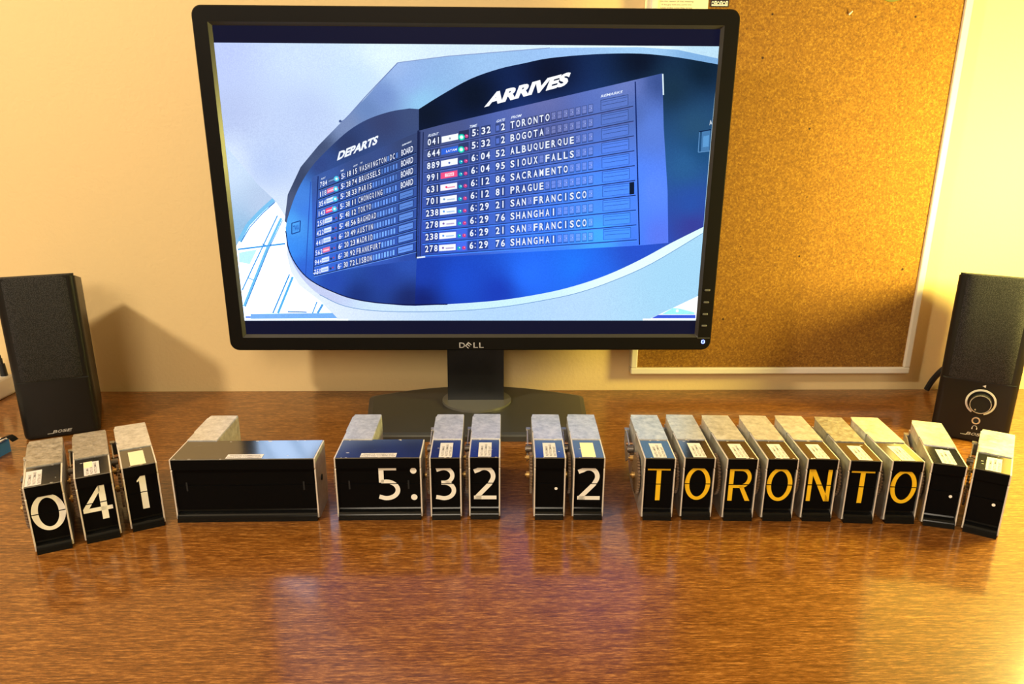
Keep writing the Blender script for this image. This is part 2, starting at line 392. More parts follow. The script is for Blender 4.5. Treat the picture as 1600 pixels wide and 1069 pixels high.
# ---- the lit picture: a flat print on the panel. Picture coordinates are those of its four corners
src = [(334, 66.5), (1124.9, 72.7), (1088, 502.8), (383, 502.5)]
dst = [(-aw, 0.1458), (aw, 0.1458), (aw, -0.1458), (-aw, -0.1458)]
def solve8(src, dst):
    A = []; b_ = []
    for (x, y), (u, v) in zip(src, dst):
        A.append([x, y, 1, 0, 0, 0, -u*x, -u*y]); b_.append(u)
        A.append([0, 0, 0, x, y, 1, -v*x, -v*y]); b_.append(v)
    n_ = 8
    for i in range(n_):
        p = max(range(i, n_), key=lambda r_: abs(A[r_][i])); A[i], A[p] = A[p], A[i]; b_[i], b_[p] = b_[p], b_[i]
        for r_ in range(i+1, n_):
            f_ = A[r_][i]/A[i][i]; b_[r_] -= f_*b_[i]
            for c_ in range(i, n_): A[r_][c_] -= f_*A[i][c_]
    x_ = [0]*n_
    for i in range(n_-1, -1, -1): x_[i] = (b_[i]-sum(A[i][c_]*x_[c_] for c_ in range(i+1, n_)))/A[i][i]
    return x_
Hm = solve8(src, dst)
def S(x, y, lay=0):
    dd = Hm[6]*x + Hm[7]*y + 1
    return head @ Vector(((Hm[0]*x+Hm[1]*y+Hm[2])/dd, 0.0034 - lay*0.00006, (Hm[3]*x+Hm[4]*y+Hm[5])/dd))
def paint(bm, verts, colf):
    pass
class Pic:
    def __init__(s): s.bm = bmesh.new(); s.col = s.bm.loops.layers.float_color.new('Col')
    def setc(s, faces, c):
        for f in faces:
            for l in f.loops: l[s.col] = (*c, 1)
    def poly(s, pts, colf, lay, cut=14):
        t_ = bmesh.new(); f = t_.faces.new([t_.verts.new((x, y, 0)) for x, y in pts])
        bmesh.ops.triangulate(t_, faces=[f])
        if callable(colf):
            xs = [p[0] for p in pts]; ys = [p[1] for p in pts]
            x = min(xs)+cut
            while x < max(xs):
                bmesh.ops.bisect_plane(t_, geom=t_.verts[:]+t_.edges[:]+t_.faces[:], plane_co=(x, 0, 0), plane_no=(1, 0, 0)); x += cut
            y = min(ys)+cut
            while y < max(ys):
                bmesh.ops.bisect_plane(t_, geom=t_.verts[:]+t_.edges[:]+t_.faces[:], plane_co=(0, y, 0), plane_no=(0, 1, 0)); y += cut
        mp = {v: (s.bm.verts.new(S(v.co.x, v.co.y, lay)), (v.co.x, v.co.y)) for v in t_.verts}
        for f in t_.faces:
            nf = s.bm.faces.new([mp[v][0] for v in f.verts])
            for l, v in zip(nf.loops, f.verts): l[s.col] = (*(colf(*mp[v][1]) if callable(colf) else colf), 1)
        t_.free()
    def line(s, p, q, w_, c, lay):
        dx, dy = q[0]-p[0], q[1]-p[1]; w_ *= 1.25; ll = math.hypot(dx, dy); nx, ny_ = -dy/ll*w_/2, dx/ll*w_/2
        s.poly([(p[0]+nx, p[1]+ny_), (q[0]+nx, q[1]+ny_), (q[0]-nx, q[1]-ny_), (p[0]-nx, p[1]-ny_)], c, lay)
    def pline(s, pts, w_, c, lay):
        for p, q in zip(pts, pts[1:]): s.line(p, q, w_, c, lay)
    def disc(s, x, y, r_, c, lay, k=14): s.poly([(x+r_*math.cos(6.2832*i/k), y+r_*math.sin(6.2832*i/k)) for i in range(k)], c, lay)
    def text(s, st, x0, y0, x1, y1, h, c, lay, shear=0.0, offset=0.01):
        """string from baseline start (x0,y0) to baseline end (x1,y1), cap height h px"""
        fs = text_on(s.bm, st, lambda u, v: S(x0+(x1-x0)*u+shear*h*v, y0+(y1-y0)*u-h*v, lay), offset)
        s.setc(fs, c)
    def done(s, name, parent):
        return link(name, s.bm, M['screen'], parent)
def grad(stops, k=1.0):      # inverse distance colour field from (x, y, rgb)
    st = [(x, y, tuple(q*k for q in lin(*c))) for x, y, c in stops]
    def f(x, y):
        W = 0; r_ = [0, 0, 0]
        for a, c, k in st:
            ww = 1/((x-a)**2+(y-c)**2+60)**1.3; W += ww
            for i in range(3): r_[i] += ww*k[i]
        return tuple(q/W for q in r_)
    return f
K = lambda r_, g_, b_: lin(r_, g_, b_)
scr = link('screen', B(-aw, aw, 0.0036, 0.006, -ah, ah), mat('dark_panel_glow', (0.003, 0.003, 0.004), 0.35, Specular_IOR_Level=0.03, Emission_Color=(0.004, 0.005, 0.024, 1), Emission_Strength=1.0), mon)
for v in scr.data.vertices: v.co = head @ v.co
def sm(pts, n=4): return [(q.x, q.y) for q in smooth_path([(x, y, 0) for x, y in pts], n)]
P = Pic()
# vaulted ceiling of the hall
P.poly([(334, 66.5), (1124.9, 72.7), (1088, 502.8), (383, 502.5)],
       grad([(340, 80, (190, 205, 255)), (470, 90, (205, 225, 255)), (360, 180, (185, 200, 240)), (480, 180, (190, 208, 245)), (600, 80, (225, 245, 255)), (560, 130, (200, 225, 250)),
             (420, 260, (185, 205, 245)), (350, 260, (220, 235, 255)), (430, 330, (215, 230, 250)), (1000, 70, (235, 255, 255)), (1110, 85, (190, 225, 245)), (400, 480, (245, 252, 255)), (800, 495, (180, 215, 250)), (1080, 440, (165, 215, 245))], 0.95), 0, 22)
# white glazed wall lower left
P.poly([(369.5, 386), (390, 352), (410, 331), (431, 316), (447, 341), (449, 400), (455, 426), (468, 447), (502, 473), (530, 502.5), (383, 502.5)], (1.7, 2.3, 3.3), 1)
P.poly([(352.5, 229), (378, 258), (402, 288), (432, 316), (410, 332), (388, 354), (369.5, 386)],
       grad([(350, 200, (185, 215, 245)), (360, 260, (205, 225, 250)), (420, 315, (185, 205, 235)), (375, 370, (150, 190, 225))], 0.95), 2)
P.pline([(428, 313), (408, 331), (388, 352), (374, 378)], 5, K(120, 190, 235), 3); P.pline([(430, 317), (411, 334), (391, 356), (377, 380)], 1.3, K(40, 110, 190), 4)
P.poly([(374, 396), (402, 391), (391, 414), (374, 411)], K(190, 240, 250), 2)
P.pline([(372, 391), (446, 382)], 2.2, K(70, 150, 225), 3)
P.pline([(434, 338), (396, 418), (379, 455)], 1.6, K(60, 140, 220), 3); P.pline([(440, 342), (418, 389), (382, 480)], 3.2, K(110, 190, 240), 3); P.pline([(442, 345), (420, 391), (384, 481)], 1, K(40, 100, 190), 4)
P.pline([(410, 382), (418, 386)], 1.2, K(70, 150, 225), 3); P.pline([(387, 435), (397, 439)], 1.2, K(70, 150, 225), 3)
P.pline([(453, 430), (427, 491)], 1.8, K(60, 140, 220), 3); P.pline([(458, 434), (435, 491)], 3, K(90, 175, 235), 3)
P.pline([(496, 473), (489, 491)], 1.6, K(80, 150, 225), 3); P.pline([(505, 477), (497, 491)], 3, K(90, 160, 225), 3)
P.poly([(392, 492), (520, 490.5), (528, 499), (392, 499.5)], K(120, 175, 240), 3); P.pline([(450, 488.5), (480, 489.5)], 1.5, K(60, 110, 180), 4)
P.pline([(384, 500.8), (545, 501.2)], 2.2, K(240, 250, 255), 4); P.pline([(384, 497), (392, 497)], 2.5, K(110, 140, 240), 4)
# shell above the board: ridge and shaded soffit
ov = sm([(655, 171), (690, 149), (735, 124), (780, 108), (820, 99), (860, 91), (930, 85), (1000, 84), (1060, 90), (1123, 101)])
P.poly([(622, 98), (700, 88), (860, 75), (1000, 74), (1060, 78), (1124, 92), (1123, 101)] + ov[::-1][1:] + [(645, 190), (600, 197), (560, 215), (530, 238), (505, 262), (482, 290), (466, 320), (452, 352), (445, 347), (450, 305), (470, 262), (498, 228), (535, 190), (570, 155)],
       grad([(620, 105, (160, 190, 240)), (600, 150, (120, 150, 210)), (660, 160, (150, 205, 245)), (640, 130, (150, 185, 240)), (760, 100, (160, 200, 245)), (880, 82, (160, 200, 250)), (1000, 78, (165, 210, 250)), (1100, 92, (130, 180, 230)),
             (540, 195, (125, 145, 190)), (500, 232, (70, 84, 120)), (465, 280, (60, 72, 105)), (450, 320, (80, 92, 125)), (575, 172, (110, 140, 195))], 0.9), 2, 10)
P.pline([(622, 98), (570, 153), (540, 187), (533, 191)], 1.2, K(110, 130, 180), 3); P.pline([(622, 98), (700, 88), (860, 75)], 1.0, K(130, 150, 195), 3)
P.disc(532, 190, 2.2, K(70, 90, 140), 4)
# sill of the oval, pale
P.poly(sm([(446, 350), (449, 385), (458, 412), (474, 438), (500, 462), (540, 480), (600, 488), (700, 488), (780, 482), (850, 471), (905, 459), (960, 440), (1020, 413), (1099, 366)]) + [(1100, 356), (1050, 381), (1000, 408), (950, 431), (900, 448), (850, 460), (780, 471), (700, 477), (620, 478), (560, 471), (520, 459), (490, 444), (470, 423), (455, 398)],
       grad([(450, 380, (170, 190, 240)), (500, 455, (190, 200, 235)), (600, 484, (200, 225, 250)), (800, 477, (200, 235, 255)), (1000, 412, (225, 250, 255)), (1090, 365, (220, 250, 250))]), 2, 16)
P.pline(sm([(500, 462), (540, 480), (600, 488), (700, 488), (780, 482), (850, 471), (905, 459), (960, 440), (1020, 413), (1099, 366)]), 0.8, K(110, 150, 200), 3)
# lower right white corner
P.poly([(1015, 500.5), (1092, 464), (1089, 500.5)], K(250, 252, 255), 3); P.poly([(1035, 493), (1052, 483), (1062, 484), (1086, 490), (1086, 493)], K(160, 240, 240), 4)
P.disc(1059, 487.5, 2.4, K(245, 255, 255), 5); P.poly([(1019, 499), (1029, 494), (1087.5, 494), (1087.5, 499)], K(60, 90, 215), 4); P.pline([(1005, 501), (1088, 501)], 2.4, K(250, 252, 255), 5)
pic = P.done('picture', scr)
# dark oval body: left (departures) wing and right (arrivals) wing
P = Pic()
left_w = [(655, 171)] + sm([(640, 170), (610, 175), (575, 187), (545, 205), (515, 232), (487, 262), (466, 297), (452, 335), (447, 362), (452, 392), (466, 419), (487, 440), (520, 457), (560, 470), (620, 478), (649, 479.5)]) + [(652, 400), (655, 300)]
P.poly(left_w, grad([(650, 180, (62, 78, 120)), (600, 190, (55, 66, 108)), (540, 225, (45, 58, 100)), (500, 260, (50, 70, 130)), (470, 310, (70, 130, 220)), (456, 350, (80, 165, 245)), (458, 390, (60, 140, 240)), (475, 420, (50, 100, 210)),
                     (480, 330, (65, 125, 225)), (520, 440, (40, 72, 170)), (600, 430, (38, 66, 155)), (560, 465, (30, 50, 120)), (640, 470, (28, 40, 100)), (640, 410, (45, 80, 175)), (560, 300, (50, 80, 150))]), 6, 12)
P.pline(sm([(447, 362), (452, 392), (466, 419), (487, 440), (520, 457), (560, 470), (620, 477), (700, 477)]), 1.3, K(20, 24, 70), 7)
P.line((486, 285), (478, 434), 1, K(40, 80, 180), 7)
P.pline([(456.5, 350), (470, 346), (469, 363), (456.5, 367), (456.5, 350)], 1.1, K(20, 50, 130), 8); P.text('TWA', 458.5, 363, 467.5, 360.5, 9, K(30, 70, 170), 8)
right_w = ov + [(1117, 160), (1108, 260)] + sm([(1100, 356), (1050, 381), (1000, 408), (950, 431), (900, 448), (850, 460), (780, 471), (700, 477), (649, 479.5)]) + [(652, 400), (655, 300)]
P.poly(right_w, grad([(670, 180, (16, 24, 42)), (740, 150, (14, 22, 40)), (860, 110, (16, 22, 44)), (1000, 95, (14, 22, 40)), (1100, 110, (16, 34, 52)), (1050, 140, (26, 50, 72)), (1090, 200, (40, 78, 112)), (1070, 260, (42, 92, 145)), (1100, 230, (30, 75, 120)),
                      (1080, 320, (42, 80, 165)), (1085, 355, (55, 62, 150)), (1000, 395, (40, 80, 200)), (900, 420, (35, 115, 245)), (830, 430, (40, 110, 250)), (720, 440, (30, 75, 200)), (660, 430, (30, 62, 170)), (660, 470, (22, 35, 110)), (780, 460, (28, 60, 180)), (920, 440, (40, 100, 235)), (850, 250, (45, 70, 150))]), 6, 12)
P.poly([(1098, 206), (1111, 203), (1109, 237), (1096, 239)], K(70, 120, 170), 7); P.pline([(1093, 207), (1112, 203.5)], 1.3, K(15, 35, 70), 8); P.pline([(1094, 207), (1092, 239), (1110, 237)], 1.0, K(90, 140, 190), 8)
P.poly([(1100, 214), (1109, 212), (1108, 230), (1099, 231)], K(90, 150, 205), 8); P.text('A', 1109.5, 196.5, 1113.5, 195, 7, K(230, 240, 245), 8)
# arrivals board panel
gp = grad([(660, 215, (58, 70, 112)), (700, 200, (64, 74, 118)), (850, 160, (88, 96, 150)), (980, 130, (92, 108, 168)), (990, 180, (70, 95, 160)), (860, 200, (70, 82, 140)), (700, 300, (52, 72, 140)), (800, 300, (58, 84, 165)), (940, 300, (66, 125, 230)), (985, 300, (64, 115, 225)), (700, 385, (50, 80, 180)),
           (850, 370, (58, 115, 235)), (940, 370, (60, 150, 255)), (985, 375, (60, 110, 220)), (660, 400, (44, 66, 150)), (1020, 200, (78, 110, 190)), (1020, 300, (80, 120, 225)), (1030, 370, (78, 105, 210)), (1030, 130, (50, 70, 125))], 1.3)
P.poly([(655, 205), (693, 195), (990, 126), (1036, 115), (1038, 200), (1044, 300), (1045, 381), (1000, 385), (655, 405)], gp, 7, 12)
P.line((1036.5, 116), (1037.5, 149), 1.6, K(225, 245, 255), 9); P.line((993.5, 128), (1000, 384), 1.6, K(20, 38, 100), 8); P.line((655, 206), (653, 404), 4, K(34, 42, 78), 8); P.line((662, 207), (657, 404), 1.2, K(30, 40, 80), 8)
P.line((652, 404), (665, 402.5), 1.8, K(225, 235, 250), 10)
boards = P.done('board_panel', scr)
# lettering, rows and lamps
T = Pic(); white = K(232, 238, 252)
T.text('ARRIVES', 757, 168.5, 886, 134, 22, K(250, 253, 255), 12, 0.38, 0.055)
T.text('DEPARTS', 527, 252, 589, 226, 14.5, K(235, 242, 255), 12, 0.25, 0.045)
zc = lambda X, Y: (640+X/3.2405, 90+Y/3.2405)
rows = [('041', 'w', '5', '32', ' 2', 'TORONTO'), ('644', 'b', '5', '32', ' 2', 'BOGOTA'), ('889', 'w', '6', '04', '52', 'ALBUQUERQUE'), ('991', 'r', '6', '04', '95', 'SIOUX FALLS'), ('631', 'p', '6', '12', '86', 'SACRAMENTO'),
        ('701', 'w', '6', '12', '81', 'PRAGUE'), ('238', 'w', '6', '29', '21', 'SAN FRANCISCO'), ('278', 'w', '6', '29', '76', 'SHANGHAI'), ('238', 'w', '6', '29', '21', 'SAN FRANCISCO'), ('278', 'w', '6', '29', '76', 'SHANGHAI')]
def yb(i, X):
    s = -0.207 + (-0.0735+0.207)*i/9; y0 = 450 + 60*i
    return y0 + s*(X-93) - (0 if X < 600 else 0)
def cell(T_, X, i, wz, hz_, c, lay, dy=5, off_=0):
    s = -0.207 + 0.1335*i/9; y = yb(i, X)+dy
    a = [(X-wz/2, y-s*wz/2 - 0), (X+wz/2, y+s*wz/2), (X+wz/2, y+s*wz/2-hz_), (X-wz/2, y-s*wz/2-hz_)]
    T_.poly([zc(*p) for p in a], c, lay)
def chz(ch, X, i, wz, hz_, lay=12, c=white):
    if ch == ' ': return
    if ch in '1I': wz *= 0.28
    s = -0.207 + 0.1335*i/9
    x0, y0 = zc(X-wz/2, yb(i, X)-s*wz/2-1); x1, y1 = zc(X+wz/2, yb(i, X)+s*wz/2-1)
    T.text(ch, x0, y0, x1, y1, hz_/3.2405, c, lay, 0.0, 0.022)
def tone(i, X, k):       # panel tone grows bluer downwards, k scales it
    f = gp(*zc(X, yb(i, X))); return tuple(q*k for q in f)
for i, (fl, lab, hh, mmn, ga, city) in enumerate(rows):
    s = -0.207 + 0.1335*i/9; bx = 93 - 1.4*i
    # row recess lines
    p0 = zc(bx-15, yb(i, bx-15)+14); p1 = zc(1135+2*i, yb(i, 1135)+14)
    T.line(p0, p1, 1.3, tone(i, 500, 0.30), 9); T.line((p0[0], p0[1]+1.3), (p1[0], p1[1]+1.3), 0.9, tone(i, 700, 1.35), 9)
    for a in (13-1, 35, 57): cell(T, bx+a-1, i, 19, 46, tone(i, bx+a, 0.42), 9)
    for k, ch in enumerate(fl): chz(ch, bx+9+k*23, i, 16.5, 33)
    lx = bx+113; cc = {'w': (240, 245, 252), 'b': (50, 100, 215), 'r': (235, 80, 130), 'p': (240, 240, 250)}[lab]
    cell(T, lx, i, 84, 31, K(*cc), 10, -1-0)
    if lab == 'b': T.text('LATAM', *zc(lx-18, yb(i, lx-18)-9), *zc(lx+36, yb(i, lx+36)-9), 3.6, K(245, 245, 255), 12, 0.1)
    elif lab == 'r': cell(T, lx+2, i, 46, 17, K(255, 215, 225), 11, -8); T.text('TWA', *zc(lx-16, yb(i, lx-16)-10), *zc(lx+20, yb(i, lx+20)-10), 4, K(235, 60, 110), 12, 0.2)
    else:
        dotc = [(150, 160, 175), 0, (90, 110, 180), 0, (235, 60, 110), (110, 150, 200), (90, 150, 230), (120, 90, 170), (90, 150, 230), (120, 90, 170)][i]
        x_, y_ = zc(lx - (22 if i > 4 else (12 if i == 4 else 0)), yb(i, lx)-15); T.disc(x_, y_, 1.7, K(*dotc), 11)
        if i > 3:
            q0 = zc(lx-8, yb(i, lx-8)-13); q1 = zc(lx+32, yb(i, lx+32)-13); T.line(q0, q1, 1.6, K(*[int((c_+240)/2) for c_ in dotc]), 11)
    gx = bx+172; x_, y_ = zc(gx, yb(i, gx)-9); cell(T, gx+12, i, 52, 46, tone(i, gx, 0.35 + 0.12*i), 9)
    if i < 2: T.disc(x_, y_, 5.2, K(20, 190, 165), 11); T.disc(x_, y_, 3.4, K(120, 255, 225), 12); T.disc(x_, y_, 2.2, K(250, 255, 255), 13)
    else: T.disc(x_, y_, 3.0, K(20, 165, 190), 11); T.disc(x_+0.9, y_-0.8, 0.9, K(220, 250, 250), 12)
    x_, y_ = zc(gx+25, yb(i, gx+25)-9); T.disc(x_, y_, 2.9, K(200, 60, 130), 11); T.disc(x_+0.7, y_-0.8, 0.8, K(250, 190, 220), 12)
    tx = bx+235
    cell(T, tx+4, i, 46, 50, tone(i, tx, 0.55), 9); cell(T, tx+60, i, 48, 48, tone(i, tx+60, 0.45), 9)
    chz(hh, tx, i, 19, 35)
    for q in (8, 27): x_, y_ = zc(tx+19, yb(i, tx+19)-q); T.disc(x_, y_, 0.95, white, 12, 8)
    for k, ch in enumerate(mmn): chz(ch, tx+48+k*26, i, 19, 35)
    for k, ch in enumerate(ga):
        X = 448+k*27; cell(T, X, i, 23, 48, tone(i, X, 0.5), 9)
        if ch != ' ': chz(ch, X, i, 19, 35)
        else: cell(T, X, i, 15, 26, tone(i, X, 1.3), 10, -4)
    X = 523.0
    for k in range(14):
        ch = city[k] if k < len(city) else '_'
        if k > 12 and True: pass
        Xc = 523 + 28.8*k + 0.13*k*k
        if ch in '_ ':
            cell(T, Xc, i, 25, 46, tone(i, Xc, 0.5), 9); cell(T, Xc, i, 20, 36, tuple(0.5*q+0.5*z_ for q, z_ in zip(tone(i, Xc, 1.5), K(120, 125, 165))), 10, -2); cell(T, Xc, i, 19, 2, tone(i, Xc, 0.6), 11, -19)
            x_, y_ = zc(Xc+4, yb(i, Xc+4)-20)
            if (i*7+k*3) % 4: T.disc(x_, y_, 0.7, K(190, 205, 245), 12, 6)
        else:
            cell(T, Xc, i, 25, 46, tone(i, Xc, 0.5), 9); chz(ch, Xc, i, 20, 36)
    # remark slot
    Xr = 1040 + 1.4*i
    cell(T, Xr, i, 140, 56, tone(i, Xr, 0.45), 9, 4); cell(T, Xr, i, 134, 50, tone(i, Xr, 1.1), 10, 2)
    cell(T, Xr, i, 122, 2.6, tone(i, Xr, 0.4), 11, -20); cell(T, Xr, i, 130, 2.6, tone(i, Xr, 0.5), 11, -38)
x_, y_ = zc(1127, 665); T.poly([(x_-3.6, y_-9), (x_+4, y_-10), (x_+4, y_+9), (x_-3.4, y_+10)], K(18, 28, 50), 13)
for s_, X0, Y0, X1, Y1 in (('FLIGHT', 95, 405, 145, 394), ('TIME', 303, 360, 340, 352), ('GATE', 440, 332, 482, 323), ('FROM', 515, 313, 565, 302), ('REMARKS', 970, 205, 1078, 181)):
    T.text(s_, *zc(X0, Y0), *zc(X1, Y1), 4.4, K(225, 235, 250), 12, 0.35, 0.02)
# departures board rows, seen more obliquely
z2 = lambda X, Y: (440+X/4.1115, 180+Y/4.1115)
gd = grad([(0, 0, (1, 1, 1))]) if False else None
T.poly([z2(195, 405), z2(235, 385), z2(880, 110), z2(885, 930), z2(850, 935), z2(205, 1030)], grad([(500, 280, (60, 90, 160)), (560, 250, (56, 76, 130)), (640, 220, (56, 70, 112)), (520, 340, (58, 100, 200)), (600, 330, (56, 84, 160)), (500, 410, (56, 104, 215)), (600, 390, (56, 90, 185)), (640, 400, (46, 76, 165))]), 8, 12)
T.line(z2(880, 100), z2(868, 925), 1.5, K(24, 32, 70), 9); T.line(z2(237, 395), z2(208, 1025), 1.2, K(24, 40, 100), 9); T.line(z2(205, 1022), z2(235, 1018), 1.2, K(230, 240, 250), 9)
dr = [('784', 0, '5:18', '15', 'WASHINGTON DC', 1), ('118', 1, '5:28', '74', 'BRUSSELS', 1), ('354', 0, '5:28', '33', 'PARIS', 1), ('143', 2, '5:38', '11', 'CHONGQING', 1), ('258', 0, '5:48', '12', 'TOKYO', 0), ('422', 0, '5:48', '56', 'BAGHDAD', 0),
      ('441', 0, '6:20', '49', 'AUSTIN', 0), ('562', 1, '6:20', '23', 'MADRID', 0), ('944', 0, '6:30', '92', 'FRANKFURT', 0), ('750', 0, '6:30', '72', 'LISBON', 0)]
def yd(i, X):
    s = -0.385 + 0.135*i/9; return 375 + 65.3*i + s*(X-490)
def dch(st, X0, X1, i, h, lay=12, c=white):
    if st == '1': X0, X1 = (X0+X1)/2-2.2, (X0+X1)/2+2.2
    a = z2(X0, yd(i, X0)); e = z2(X1, yd(i, X1)); T.text(st, a[0], a[1], e[0], e[1], h/4.1115, c, lay, 0.0, 0.012)
def dcell(X0, X1, i, h, c, lay, dy=4):
    T.poly([z2(X0, yd(i, X0)+dy), z2(X1, yd(i, X1)+dy), z2(X1, yd(i, X1)+dy-h), z2(X0, yd(i, X0)+dy-h)], c, lay)
for i, (fl, lab, tm, ga, city, brd) in enumerate(dr):
    sx = -4.2*i; dk = tuple(q*(0.6+0.06*i) for q in K(44, 66, 128)); lt = tuple(q*(0.8+0.1*i) for q in K(80, 118, 190))
    T.line(z2(240+sx*0.8, yd(i, 240)+13), z2(868, yd(i, 868)+13), 1.1, tuple(q*0.4 for q in dk), 9); T.line(z2(240+sx*0.8, yd(i, 240)+18), z2(868, yd(i, 868)+18), 0.7, lt, 9)
    for k, ch in enumerate(fl): dch(ch, 250+sx+k*16, 262+sx+k*16, i, 32)
    dcell(299+sx*1.1, 345+sx*1.1, i, 30, [K(215, 228, 250), K(225, 120, 160), K(240, 70, 120)][lab] if i else K(60, 85, 140), 10, -4)
    dcell(304+sx*1.1, 340+sx*1.1, i, 9, [K(160, 190, 235), K(250, 200, 225), K(255, 190, 210)][lab] if i else K(120, 150, 200), 11, -13)
    x_, y_ = z2(355+sx, yd(i, 355+sx)-15); T.disc(x_, y_, 4.2 if i < 4 else 1.8, K(80, 200, 235) if i < 4 else K(40, 60, 110), 11)
    if i < 4: T.disc(x_, y_, 1.8, K(235, 255, 255), 12)
    T.disc(x_+3.8, y_-1.5, 1.5, K(150, 70, 120), 11)
    dcell(374+sx*0.6, 382+sx*0.6, i, 40, dk, 10); dch(tm[0], 386+sx*0.6, 402+sx*0.6, i, 34)
    for q in (9, 25): x_, y_ = z2(407+sx*0.6, yd(i, 407)-q); T.disc(x_, y_, 0.7, white, 12, 8)
    for k in (2, 3): dcell(400+k*13-8+sx*0.5, 414+k*13-8+sx*0.5, i, 40, dk, 10); dch(tm[k], 401+k*14-8+sx*0.5, 413+k*14-8+sx*0.5, i, 34)
    for k, ch in enumerate(ga): dcell(455+k*17+sx*0.4, 471+k*17+sx*0.4, i, 42, dk, 10); dch(ch, 457+k*17+sx*0.4, 470+k*17+sx*0.4, i, 34)
    for k in range(14):
        X = 503 + 17.3*k + sx*0.55 + 0.05*k*k; ch = city[k] if k < len(city) else ' '
        dcell(X-2, X+13.5, i, 42, dk, 10)
        if ch != ' ':
            w_ = 12 if ch != 'I' else 4; dch(ch, X+(12-w_)/2, X+(12+w_)/2, i, 36)
        else: dcell(X+1, X+12, i, 34, tuple(q*1.5 for q in lt) if (k+i) % 3 else lt, 11, 0)
    if brd: dcell(768+sx*0.3, 852, i, 52, dk, 10, 8); dch('BOARD', 772+sx*0.3, 847, i, 40)
    else: dcell(765+sx*0.5, 850, i, 46, tuple(q*0.5 for q in dk), 10, 2); dcell(770+sx*0.5, 846, i, 38, lt, 11, -2); dcell(776+sx*0.5, 842, i, 2.5, dk, 12, -18)
for s_, X0, Y0, X1, Y1 in (('FLIGHT', 255, 420, 282, 409), ('TIME', 378, 371, 400, 361), ('GATE', 462, 338, 488, 327), ('TO', 506, 318, 520, 312), ('REMARKS', 775, 203, 835, 177)):
    T.text(s_, *z2(X0, Y0), *z2(X1, Y1), 2.8, K(225, 235, 250), 12, 0.3, 0.02)
T.done('board_lettering', scr)

